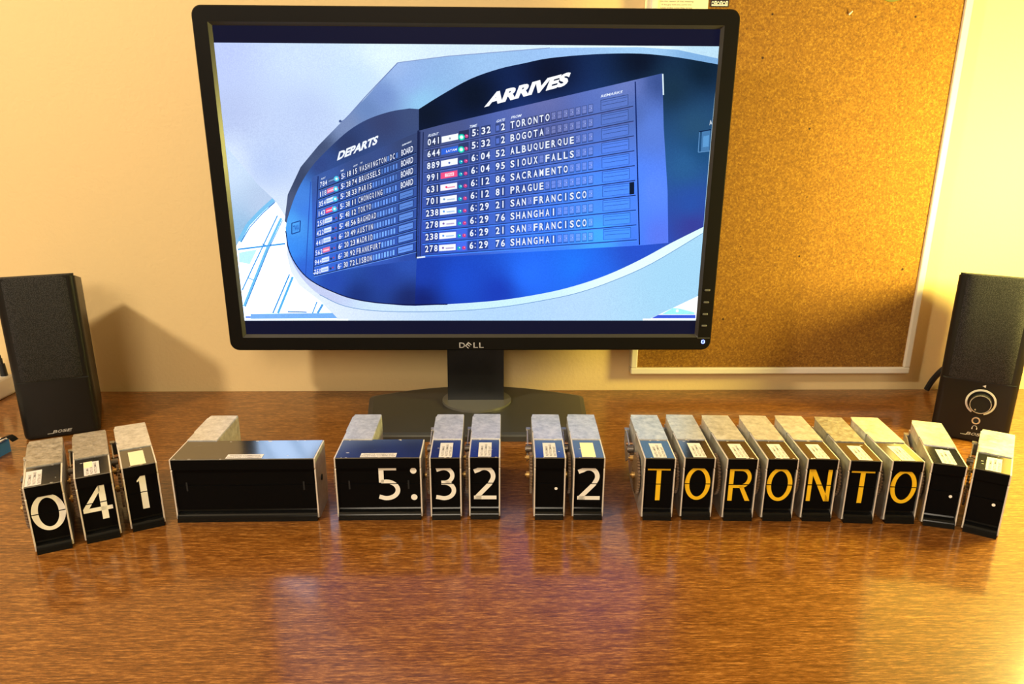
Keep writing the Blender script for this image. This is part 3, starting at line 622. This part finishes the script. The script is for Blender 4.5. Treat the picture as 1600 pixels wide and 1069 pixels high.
# ------------------------------------------------------------------ loudspeakers
def speaker(name, label, loc, rz, W, H, HB, D, right):
    t_ = thing(name, label, 'speaker', loc, rz, None)
    hw = W/2; r_ = 0.007
    bm = bmesh.new()
    # plan with rounded front corners, height falls towards the back
    plan = [(-hw+r_-r_*math.sin(a), r_-r_*math.cos(a)) for a in [math.radians(90-k*15) for k in range(7)]]
    plan = plan + [(-x, y) for x, y in plan[::-1]] + [(hw-0.004, D), (-hw+0.004, D)]
    def top(y): return H - (H-HB)*y/D - 0.001
    lo = [bm.verts.new((x*0.985, y+0.001, 0.002)) for x, y in plan]; mi_ = [bm.verts.new((x, y, 0.006)) for x, y in plan]; hi = [bm.verts.new((x, y, top(y))) for x, y in plan]
    n_ = len(plan)
    for a, c in ((lo, mi_), (mi_, hi)):
        for k in range(n_): bm.faces.new((a[k], a[(k+1) % n_], c[(k+1) % n_], c[k]))
    bm.faces.new(lo); bm.faces.new(hi)
    link('cabinet', bm, M['plastic'], t_, smooth=True)
    # cloth grille, bowed slightly, upper two thirds
    bm = bmesh.new(); GZ = 0.0715 if right else 0.0675; cols = 14; pr = []
    for k in range(cols+1):
        s = -1+2*k/cols; x = s*(hw-0.0012); pr.append((x, -0.0022+0.0085*abs(s)**7))
    vf = [[bm.verts.new((x, y, z)) for x, y in pr] for z in (GZ, GZ+0.002, H-0.004, H)]
    for v in vf[0]: v.co.y += 0.0012
    for v in vf[3]: v.co.y += 0.002
    for a, c in zip(vf, vf[1:]):
        for k in range(cols): bm.faces.new((a[k], a[k+1], c[k+1], c[k]))
    bk = [[bm.verts.new((x, 0.010, z)) for x, y in pr] for z in (GZ, H)]
    for k in range(cols):
        bm.faces.new((vf[0][k], vf[0][k+1], bk[0][k+1], bk[0][k])); bm.faces.new((vf[3][k], bk[1][k], bk[1][k+1], vf[3][k+1]))
    link('grille', bm, M['grille'], t_, smooth=True)
    link('grille_seam', B(-hw+0.003, hw-0.003, -0.0004, 0.004, GZ-0.0012, GZ), M['cavity'], t_)
    # four feet
    for sx in (-1, 1):
        for yy in (0.02, D-0.02):
            bm = bmesh.new(); cyl(bm, (sx*(hw-0.014), yy, 0.001), (0, 0, 1), 0.005, 0.002, 14); link('foot', bm, M['cable'], t_)
    # slanted maker lettering
    bm = bmesh.new(); cx_ = -0.0005 if not right else 0.0065; zz = 0.0060 if not right else 0.0085; ww = 0.0185
    for k, ch in enumerate('BOSE'):
        x0 = cx_ - ww/2 + k*ww/4
        text_on(bm, ch, lambda u, v, x0=x0: Vector((x0+u*ww/4*0.92+v*0.0016, -0.0004, zz+v*0.0034)), 0.03)
    box(bm, cx_-ww/2-0.005, cx_-ww/2+0.001, -0.0005, 0, zz-0.0004, zz+0.0002)
    link('maker_lettering', bm, M['logo_grey'], t_)
    if right:
        kz = 0.0478; kx = 0.0055
        bm = bmesh.new(); cyl(bm, (kx, -0.004, kz), (0, 1, 0), 0.0108, 0.010, 40, 0.0102); 
        kb = link('volume_knob', bm, M['plastic'], t_, smooth=True)
        bm = bmesh.new()
        def ringy(r0, r1, y0, y1, a0=0, a1=360, n__=48, ctr=(kx, kz)):
            q = []
            for k in range(n__+1):
                a = math.radians(a0+(a1-a0)*k/n__); ca, sa = math.cos(a), math.sin(a)
                q.append([bm.verts.new((ctr[0]+rr*ca, y, ctr[1]+rr*sa)) for rr, y in ((r0, y1), (r0, y0), (r1, y0), (r1, y1))])
            for a, c in zip(q, q[1:]):
                for j in range(3): bm.faces.new((a[j], a[j+1], c[j+1], c[j]))
        ringy(0.0096, 0.0104, -0.0095, -0.008); o_ = link('knob_trim', bm, M['chrome'], kb)
        bm = bmesh.new(); cyl(bm, (kx-0.004, -0.0092, kz-0.0065), (0, 1, 0), 0.0008, 0.0006, 12); link('knob_pointer', bm, M['chrome'], kb)
        bm = bmesh.new(); ringy(0.0128, 0.0148, -0.0006, 0.0, -70, 240); link('dial_ring', bm, M['ring_print'], t_)
        bm = bmesh.new(); ringy(0.0028, 0.0042, -0.0010, 0.001, ctr=(kx-0.001, 0.0262)); jk = link('headphone_jack', bm, M['chrome'], t_)
        bm = bmesh.new(); cyl(bm, (kx-0.001, -0.0002, 0.0262), (0, 1, 0), 0.0028, 0.0006, 20); link('jack_hole', bm, M['cavity'], jk)
        bm = bmesh.new(); ringy(0.0019, 0.0023, -0.0005, 0.0, -10, 190, 16, (kx-0.001, 0.0180))
        box(bm, kx-0.0037, kx-0.0028, -0.0005, 0, 0.0158, 0.0180); box(bm, kx+0.0008, kx+0.0017, -0.0005, 0, 0.0158, 0.0180)
        link('headphone_symbol', bm, M['ring_print'], t_); bm = bmesh.new()
        v_ = [bm.verts.new(p) for p in ((kx-0.0016, -0.0005, 0.0665), (kx+0.0018, -0.0005, 0.0665+0.0016), (kx+0.0018, -0.0005, 0.0665-0.0016))]; bm.faces.new(v_)
        link('dial_marker', bm, M['ring_print'], t_)
    return t_
def fr(p0, ang, W):      # front-left corner -> front centre
    return (p0[0]+math.cos(ang)*W/2, p0[1]+math.sin(ang)*W/2, 0)
a = math.radians(23.0)
speaker('desktop_speaker', 'black desktop speaker on the left with its cloth grille in shade', fr((-0.448-0.0756*math.cos(a), 0.826-0.0756*math.sin(a)), a, 0.0756), a, 0.0756, 0.181, 0.160, 0.112, False)
a = math.radians(-33)
sp = speaker('desktop_speaker', 'black desktop speaker on the right with a volume knob and headphone jack', fr((0.4985, 0.8065), a, 0.0756), a, 0.0756, 0.186, 0.166, 0.140, True)
bm = bmesh.new(); tube(bm, smooth_path([(0.640, 0.925, 0.070), (0.612, 0.938, 0.056), (0.592, 0.950, 0.036), (0.584, 0.958, 0.018), (0.580, 0.9625, 0.002)]), 0.0038)
tag(link('speaker_cable', bm, M['cable']), 'black cable curving down behind the right speaker to the desk', 'cable')

# ------------------------------------------------------------------ split-flap display modules
BH = 0.0587; BW = 0.0276; TH = 0.0012; MIDZ = 0.0333
def ell(cx_, cz_, rx, rz_, a0, a1, k=18): return [(cx_+rx*math.cos(math.radians(a0+(a1-a0)*i/k)), cz_+rz_*math.sin(math.radians(a0+(a1-a0)*i/k))) for i in range(k+1)]
def stroke(bm, pts, w_, closed=False, w2=None):
    """flat ribbon in the x-z plane along pts"""
    n_ = len(pts); L_, R_ = [], []
    for i, p in enumerate(pts):
        a = pts[i-1] if i > 0 else (pts[-2] if closed else None); c = pts[i+1] if i < n_-1 else (pts[1] if closed else None)
        d1 = (Vector(p)-Vector(a)).normalized() if a is not None else None; d2 = (Vector(c)-Vector(p)).normalized() if c is not None else None
        if d1 is None: d1 = d2
        if d2 is None: d2 = d1
        t_ = (d1+d2)
        t_ = t_.normalized() if t_.length > 1e-6 else d1
        nrm = Vector((-t_.y, t_.x)); k = 1/max(0.35, nrm.dot(Vector((-d1.y, d1.x))))
        ww = w_ if w2 is None else w_ + (w2-w_)*abs(t_.x)
        L_.append(Vector(p)+nrm*ww/2*k); R_.append(Vector(p)-nrm*ww/2*k)
    a = [bm.verts.new((q.x, 0, q.y)) for q in L_]; c = [bm.verts.new((q.x, 0, q.y)) for q in R_]
    for i in range(n_-1): bm.faces.new((a[i], a[i+1], c[i+1], c[i]))
def pg(bm, pts): bm.faces.new([bm.verts.new((x, 0, z)) for x, z in pts])
def glyph(ch):          # unit cap height, centred on x = 0
    bm = bmesh.new(); s = 0.125
    if ch == 'T': pg(bm, [(-.31, 1), (.31, 1), (.31, .90), (-.31, .90)]); pg(bm, [(-.063, .90), (.063, .90), (.063, 0), (-.063, 0)])
    elif ch == 'O': stroke(bm, ell(0, .5, .285, .45, 0, 360, 44), .122, True, .10)
    elif ch == '0': stroke(bm, ell(0, .5, .30, .45, 0, 360, 44), .155, True, .10)
    elif ch == 'N':
        pg(bm, [(-.31, 0), (-.20, 0), (-.20, 1), (-.31, 1)]); pg(bm, [(.20, 0), (.31, 0), (.31, 1), (.20, 1)])
        pg(bm, [(-.31, 1), (-.17, 1), (.31, 0), (.17, 0)])
    elif ch == 'R':
        pg(bm, [(-.30, 0), (-.18, 0), (-.18, 1), (-.30, 1)]); stroke(bm, [(-.18, .95)] + ell(.02, .695, .23, .255, 90, -90, 16) + [(-.18, .44)], .105)
        pg(bm, [(-.02, .44), (.10, .44), (.31, 0), (.18, 0)])
    elif ch == '1': pg(bm, [(-.075, 0), (.085, 0), (.085, 1), (.01, 1), (-.13, .83), (-.13, .79), (-.075, .82)])
    elif ch == '4':
        pg(bm, [(.06, 0), (.21, 0), (.21, 1), (.06, 1)]); pg(bm, [(-.35, .245), (.33, .245), (.33, .355), (-.35, .355)])
        pg(bm, [(-.35, .355), (-.21, .355), (.10, .82), (.10, 1)])
    elif ch == '5':
        pg(bm, [(-.26, 1), (.22, 1), (.22, .885), (-.26, .885)]); pg(bm, [(-.26, .885), (-.125, .885), (-.125, .52), (-.26, .52)])
        stroke(bm, [(-.20, .545)] + ell(-.07, .30, .315, .25, 88, -100, 22) + [(-.27, .10)], .125)
    elif ch == '3':
        stroke(bm, [(-.25, .90)] + ell(-.05, .735, .235, .215, 108, -80, 16) , .115)
        stroke(bm, [(-.12, .52)] + ell(-.05, .285, .27, .235, 92, -112, 20) + [(-.27, .09)], .12)
    elif ch == '2':
        stroke(bm, [(-.30, .84)] + ell(-.02, .70, .24, .245, 128, -22, 18) + [(.13, .47), (-.24, .06)], .125)
        pg(bm, [(-.31, 0), (.31, 0), (.31, .11), (-.31, .11)]); pg(bm, [(-.31, 0), (-.20, .11), (-.10, .11), (-.10, 0)])
    elif ch == '.': pg(bm, ell(0, 0, .042, .042, 0, 342, 19))
    elif ch == ':': pg(bm, ell(0, .87, .088, .088, 0, 342, 19)); pg(bm, ell(0, .075, .088, .088, 0, 342, 19))
    return bm
def half(bm, upper, z_):
    bmesh.ops.bisect_plane(bm, geom=bm.verts[:]+bm.edges[:]+bm.faces[:], plane_co=(0, 0, z_), plane_no=(0, 0, 1), clear_inner=upper, clear_outer=not upper)
    return bm
GH = 0.0322; GZ0 = 0.0177
def put_glyph(parts, ch, x, mat_, upper_o, lower_o, yf, hgt=GH, z0=GZ0, sc_=1.0):
    for up_, par in ((True, upper_o), (False, lower_o)):
        g = glyph(ch)
        for v in g.verts: v.co = Vector((x + v.co.x*GH*sc_, 0, z0 + v.co.z*GH*sc_))
        g = half(g, up_, MIDZ + (0.00055 if up_ else -0.00035))
        if not g.faces: g.free(); continue
        r_ = bmesh.ops.extrude_face_region(g, geom=g.faces[:])
        for e in r_['geom']:
            if isinstance(e, bmesh.types.BMVert): e.co.y -= 0.0001
        for v in g.verts: v.co.y += yf - 0.00005
        link('printed_character', g, mat_, par)
def bent_sill(x0, x1):
    bm = bmesh.new(); prof = [(0.0040, 0.0105), (0.0030, 0.0082), (0.0012, 0.0070), (-0.0006, 0.0064), (-0.0018, 0.0050), (-0.0022, 0.0030), (-0.0030, 0.0), (0.0060, 0.0), (0.0060, 0.0105)]
    prism_x(bm, prof, x0, x1); return bm
def module(label, loc, rz, chars='', color='white', WB=BW, sticker='side', cover='alu', hood_wear=0, group=None, plate_l=0.105):
    """one display module. local frame: x right, y back, front face at y=0; WB = width of the flap housing"""
    t_ = thing('flap_display_module', label, 'display module', loc, rz, group)
    x0, x1 = -WB/2, WB/2; wide = WB > 0.04; xr = x0+BW       # rear body sits at the left
    DL = plate_l; FD = 0.0415
    # side plates: front edge stops short of the desk, small notch under the hood, rear half lower
    lp = [(0.0, 0.0022), (0.0, 0.0478), (0.0010, 0.0485), (0.0, 0.0500), (0.0, BH), (0.060, BH), (0.063, BH-0.009), (DL, BH-0.009), (DL, 0.016), (0.075, 0.0), (0.006, 0.0)]
    bm = bmesh.new(); prism_x(bm, lp, x0, x0+TH)
    for f in bm.faces:
        n_ = f.normal; f.normal_update()
        if abs(f.normal.x) < 0.5: f.material_index = 1
    lpo = link('side_plate', bm, [M['alu_side'], M['edge']], t_)
    rp = [(0.0, 0.0022), (0.0, 0.0478), (0.0010, 0.0485), (0.0, 0.0500), (0.0, BH)] + ([(FD, BH), (FD, 0.004), (FD-0.004, 0.0), (0.006, 0.0)] if wide else [(DL, BH), (DL, 0.016), (0.075, 0.0), (0.006, 0.0)])
    bm = bmesh.new(); prism_x(bm, rp, x1-TH, x1)
    for f in bm.faces:
        f.normal_update()
        if abs(f.normal.x) < 0.5: f.material_index = 1
    rpo = link('side_plate', bm, [M['alu_side'], M['edge']], t_)
    if wide:
        bm = bmesh.new(); cyl(bm, (x1+0.0003, 0.020, 0.032), (1, 0, 0), 0.0028, 0.0006, 16); link('screw_hole', bm, M['cavity'], rpo)
    xi0, xi1 = x0+TH, x1-TH
    # glossy hood over the flaps with its front lip
    bm = bmesh.new(); prism_x(bm, [(-0.0004, 0.0492), (-0.0004, BH-0.0002), (0.0004, BH+0.0003), (FD, BH+0.0003), (FD, BH-0.0008), (0.0012, BH-0.0008), (0.0008, 0.0492)], xi0, xi1)
    bmesh.ops.recalc_face_normals(bm, faces=bm.faces)
    for f in bm.faces:
        f.normal_update()
        if f.normal.y < -0.6: f.material_index = 1
    link('hood', bm, [M['hood'], M['flap']], t_)
    link('chassis', B(xi0, xi1, 0.006, FD-0.001, 0.0108, BH-0.0012), M['cavity'], t_)
    if wide: link('rear_panel', B(xr, xi1, FD-0.001, FD, 0.004, BH-0.001), M['alu_side'], t_)
    link('rear_chassis', B(xi0+0.0005, xr-TH-0.0004, FD, DL-0.001, 0.010, BH-0.0012), M['cavity'], t_)
    # flaps
    yf = 0.0022
    uo = link('upper_flap', B(xi0+0.0004, xi1-0.0004, yf, yf+0.0006, MIDZ+0.0003, 0.0500), M['flap'], t_)
    lo = link('lower_flap', B(xi0+0.0004, xi1-0.0004, yf-0.0003, yf+0.0003, 0.0102, MIDZ-0.0003), M['flap'], t_)
    link('sill', bent_sill(xi0, xi1), M['sill'], t_, smooth=True)
    ink = M['white_ink'] if color == 'white' else M['yellow_ink']
    for ch, x in chars:
        if ch == '.': put_glyph(None, ch, x, ink, uo, lo, yf-0.00035, z0=MIDZ-0.0046)
        else: put_glyph(None, ch, x, ink, uo, lo, yf-0.00035)
    if wide:
        for xx in (xi0+0.0105, xi1-0.0105):
            link('flap_tab', B(xx-0.0007, xx+0.0007, yf-0.0006, yf+0.0002, MIDZ-0.005, MIDZ+0.003), M['cavity'], lo)
    # cover over the gear case: top, flange on the left, right edge and back
    bm = bmesh.new(); cz = BH+0.0011
    jag = [(x0+0.0007, FD+0.0002), (xr-0.0003, FD-0.0002), (xr-0.0002, DL*0.7), (xr-0.0004, DL), (x0+BW*0.55, DL+0.0003), (x0+0.0012, DL+0.0004), (x0+0.0004, DL-0.006), (x0-0.0002, DL-0.0065), (x0-0.0002, 0.062), (x0+0.0007, 0.0605)]
    prism_z(bm, jag, cz-0.0009, cz)
    box(bm, x0-0.0002, x0+0.0006, 0.0625, DL-0.0065, BH-0.0085, cz-0.0009)
    box(bm, x0+0.002, xr-0.002, DL-0.0006, DL+0.0002, BH-0.016, cz-0.0009)
    if wide: box(bm, xr-0.0008, xr, FD, DL, BH-0.030, cz-0.0009)
    co_ = link('gear_cover', bm, M[cover], t_)
    # flaked paint along the hood's edges, bare metal showing
    rg = random.Random(int(loc[0]*10000)+5)
    for k in range(9 if wide else 4):
        xx = rg.uniform(xi0+0.002, xi1-0.002); yy = rg.choice((rg.uniform(0.0004, 0.0016), rg.uniform(0.0004, 0.0016), rg.uniform(0.004, FD-0.004), FD-rg.uniform(0.0005, 0.003)))
        rr_ = rg.uniform(0.0004, 0.0011); st_ = rg.uniform(1.0, 2.6)
        bm = bmesh.new(); prism_z(bm, [(xx+st_*rr_*rg.uniform(0.6, 1)*math.cos(a_*0.9), yy+rr_*0.7*rg.uniform(0.5, 1)*math.sin(a_*0.9)) for a_ in range(7)], BH+0.0003, BH+0.00036)
        link('paint_chip', bm, M['edge'], t_)
    # sticker
    sz = BH+0.0004
    if sticker in ('side', 'left'):
        sx0 = x0+BW*0.30 if sticker == 'side' else x0+TH+0.0004; sw = 0.0114; y0_, y1_ = 0.0012, 0.0330
        st = link('sticker', B(sx0, sx0+sw, y0_, y1_, sz, sz+0.00012), M['sticker'], t_)
        bm = bmesh.new()
        for c_, st_ in enumerate(('PALETTE COMMAND', 'PALETTE COMMAND', 'SHUTTER UNIT')):
            xc = sx0+0.0019+c_*0.0034; ln = (0.022, 0.026, 0.021)[c_]
            text_on(bm, st_, lambda u, v, xc=xc, ln=ln: Vector((xc+0.0022-v*0.0021, y0_+0.002+u*ln, sz+0.00016)), 0.004)
        link('sticker_print', bm, M['ink'], st)
    elif sticker == 'plain':
        st = link('sticker', B(x0+BW*0.27, x0+BW*0.27+0.0120, 0.0014, 0.0335, sz, sz+0.00012), M['sticker_plain'], t_); tag(st, 'blank cream sticker')
    elif sticker == 'two':
        st = link('sticker', B(x0+BW*0.28, x0+BW*0.28+0.0115, 0.0014, 0.030, sz, sz+0.00012), M['sticker'], t_)
        bm = bmesh.new(); bm2 = B(x0+BW*0.28, x0+BW*0.28+0.0065, 0.018, 0.031, sz+0.00012, sz+0.0002); link('sticker_scrap', bm2, M['sticker_plain'], st)
        for c_ in range(3): text_on(bm, 'PALETTE COMMAND', lambda u, v, c_=c_: Vector((x0+BW*0.28+0.0035+c_*0.003-v*0.0019, 0.003+u*0.024*(0.55 if c_ == 0 else 1), sz+0.00016)), 0.004)
        link('sticker_print', bm, M['ink'], st)
    elif sticker == 'front':
        xc = x0+WB*0.505 if WB < 0.1 else x0+WB*0.507
        st = link('sticker', B(xc-0.0155, xc+0.0155, 0.0012, 0.0098, sz, sz+0.00012), M['sticker'], t_)
        bm = bmesh.new()
        for r_, (st_, ln) in enumerate((('PALETTE COMMANDE', 0.026), ('PALETTES COMMUNES', 0.029))):
            text_on(bm, st_, lambda u, v, r_=r_, ln=ln: Vector((xc-ln/2+u*ln, 0.0060-r_*0.0036+v*0.0024, sz+0.00016)), 0.008)
        link('sticker_print', bm, M['ink'], st)
    # gear train on the left plate
    gx = x0-0.0022
    bm = bmesh.new(); gear(bm, (gx, 0.0275, 0.0320), 0.0190, 0.0022, 38); gw = link('gear_wheel', bm, M['gear'], lpo)
    bm = bmesh.new(); cyl(bm, (x0-0.0031, 0.031, 0.0285), (1, 0, 0), 0.0032, 0.0060, 18); cyl(bm, (x0-0.0044, 0.031, 0.0285), (1, 0, 0), 0.0015, 0.0058, 14); link('brass_hub', bm, M['brass'], lpo)
    bm = bmesh.new(); cyl(bm, (x0-0.0030, 0.047, 0.0385), (1, 0, 0), 0.0026, 0.0060, 16); cyl(bm, (x0-0.0048, 0.047, 0.0385), (1, 0, 0), 0.0011, 0.0048, 12); link('brass_spindle', bm, M['brass'], lpo)
    bm = bmesh.new(); cyl(bm, (x0-0.0034, 0.063, 0.0405), (1, 0, 0), 0.0038, 0.0050, 18); cyl(bm, (x0-0.0060, 0.063, 0.0405), (1, 0, 0), 0.0026, 0.0012, 6); link('screw_post', bm, M['screw'], lpo)
    bm = bmesh.new(); prism_x(bm, [(0.068, 0.028), (0.068, 0.043), (0.086, 0.0470), (0.101, 0.0470), (0.101, 0.032), (0.085, 0.018)], x0-0.0046, x0-0.0036)
    box(bm, x0-0.0046, x0, 0.0995, 0.1010, 0.034, 0.0470); box(bm, x0-0.0052, x0-0.0012, 0.095, 0.101, 0.0466, 0.0478)
    link('gear_bracket', bm, M['alu_dull'], lpo)
    bm = bmesh.new(); cyl(bm, (x0-0.0030, 0.076, 0.0405), (1, 0, 0), 0.0017, 0.0060, 12); link('copper_pin', bm, M['copper'], lpo, smooth=True)
    return t_
def D(a): return math.radians(a)
FD_ = dict
mods = [
 ('black flap module with a white 0, leftmost of the whole row', (-0.3604, 0.5648), 27.3, '0', 'white', 'left', 'alu_dull'),
 ('black flap module with a white 4, turned towards the viewer', (-0.3291, 0.5821), 27.6, '4', 'white', 'two', 'alu_dull'),
 ('black flap module with a white 1, left of the wide blank module', (-0.2999, 0.6016), 27.9, '1', 'white', 'plain', 'alu'),
 ('black flap module with a white 3 beside the wide 5 module', (-0.0426, 0.6140), 0.5, '3', 'white', 'side', 'alu'),
 ('black flap module with a white 2 and a printed sticker, right of the 3', (-0.0085, 0.6146), -0.8, '2', 'white', 'side', 'alu'),
 ('blank black flap module with one white speck, left of the lone 2', (0.0488, 0.6128), -1.2, '.', 'white', 'side', 'alu'),
 ('black flap module with a white 2, right of the blank module before the gap', (0.0831, 0.6124), -1.8, '2', 'white', 'plain', 'alu'),
 ('black flap module with a yellow T, first letter of TORONTO', (0.1446, 0.6106), -2.6, 'T', 'yellow', 'side', 'alu'),
 ('black flap module with a yellow O, between the first T and the R', (0.1795, 0.6109), -2.9, 'O', 'yellow', 'side', 'alu'),
 ('black flap module with the yellow R', (0.2164, 0.6086), -2.0, 'R', 'yellow', 'side', 'alu'),
 ('black flap module with a yellow O, between the R and the N', (0.2513, 0.6077), -3.3, 'O', 'yellow', 'side', 'alu'),
 ('black flap module with the yellow N', (0.2864, 0.6069), -3.6, 'N', 'yellow', 'side', 'alu'),
 ('black flap module with a yellow T and a brownish scuffed cover, right of the N', (0.3220, 0.6029), -5.2, 'T', 'yellow', 'side', 'alu_dull'),
 ('black flap module with a yellow O, last letter of TORONTO', (0.3587, 0.6016), -4.8, 'O', 'yellow', 'side', 'alu'),
 ('blank black flap module with a cream speck, next to the last yellow O', (0.3903, 0.5942), -18.5, '.', 'white', 'side', 'alu'),
 ('blank black flap module at the right end of the row, turned most', (0.4184, 0.5796), -34.5, '.', 'white', 'side', 'alu')]
for lab_, (x, y), rz, ch, colr, stk, cov in mods:
    xo = {'.': 0.0058, '1': 0.0005, '4': 0.0, '2': 0.0005, '0': 0.0005}.get(ch, 0.0)
    module(lab_, (x, y, 0), D(rz), [(ch, xo)], colr, BW, stk, cov)
module('wide blank black flap module with no characters, left of the 5 module', (-0.2173, 0.6133, 0), D(0.6), [], 'white', 0.1245, 'front', 'alu')
module('wide black flap module with a white 5 and a colon', (-0.1013, 0.6147, 0), D(0.2), [('5', 0.0085), (':', 0.0305)], 'white', 0.0752, 'front', 'alu')

# ------------------------------------------------------------------ things at the left edge
pb = thing('power_strip', 'white power strip with black plugs on the desk behind the left speaker', 'power strip', (-0.625, 0.968, 0), D(-2))
link('housing', B(-0.052, 0.0, -0.26, 0.0, 0.0, 0.026, bev=0.003), M['white'], pb)
for k, (x, y) in enumerate(((-0.0055, -0.010), (-0.0075, -0.034))):
    bm = bmesh.new(); cyl(bm, (x, y, 0.034), (0, 0, 1), 0.0045, 0.016, 16, 0.0035); cyl(bm, (x, y, 0.045), (0, 0, 1), 0.0018, 0.008, 10); link('plug', bm, M['cable'], pb, smooth=True)
bm = bmesh.new(); tube(bm, smooth_path([(-0.0055, -0.010, 0.048), (-0.003, -0.016, 0.055), (-0.003, -0.030, 0.046), (-0.010, -0.045, 0.030), (-0.03, -0.07, 0.0272), (-0.04, -0.12, 0.0272)]), 0.0012)
link('cord', bm, M['cable'], pb)
bx = thing('small_blue_box', 'flat blue box with a white top at the left edge of the desk', 'box', (-0.565, 0.735, 0), D(-8))
link('box_sides', B(-0.04, 0.042, -0.06, 0.043, 0, 0.0145), M['blue'], bx)
link('box_top', B(-0.0395, 0.0415, -0.0595, 0.0425, 0.0145, 0.0152), M['white'], bx)
bm = bmesh.new()
pr = [(0, 0.0165), (0.005, 0.0205), (0.010, 0.0215), (0.014, 0.0195), (0.017, 0.0165)]
v0 = [bm.verts.new((x+0.040, 0.030, z)) for x, z in pr]; v1 = [bm.verts.new((x*0.9+0.040, 0.041, z-0.001)) for x, z in pr]
for i in range(4): bm.faces.new((v0[i], v0[i+1], v1[i+1], v1[i]))
bmesh.ops.solidify(bm, geom=bm.faces[:], thickness=0.0008)
link('loose_flap', bm, M['cable'], bx)
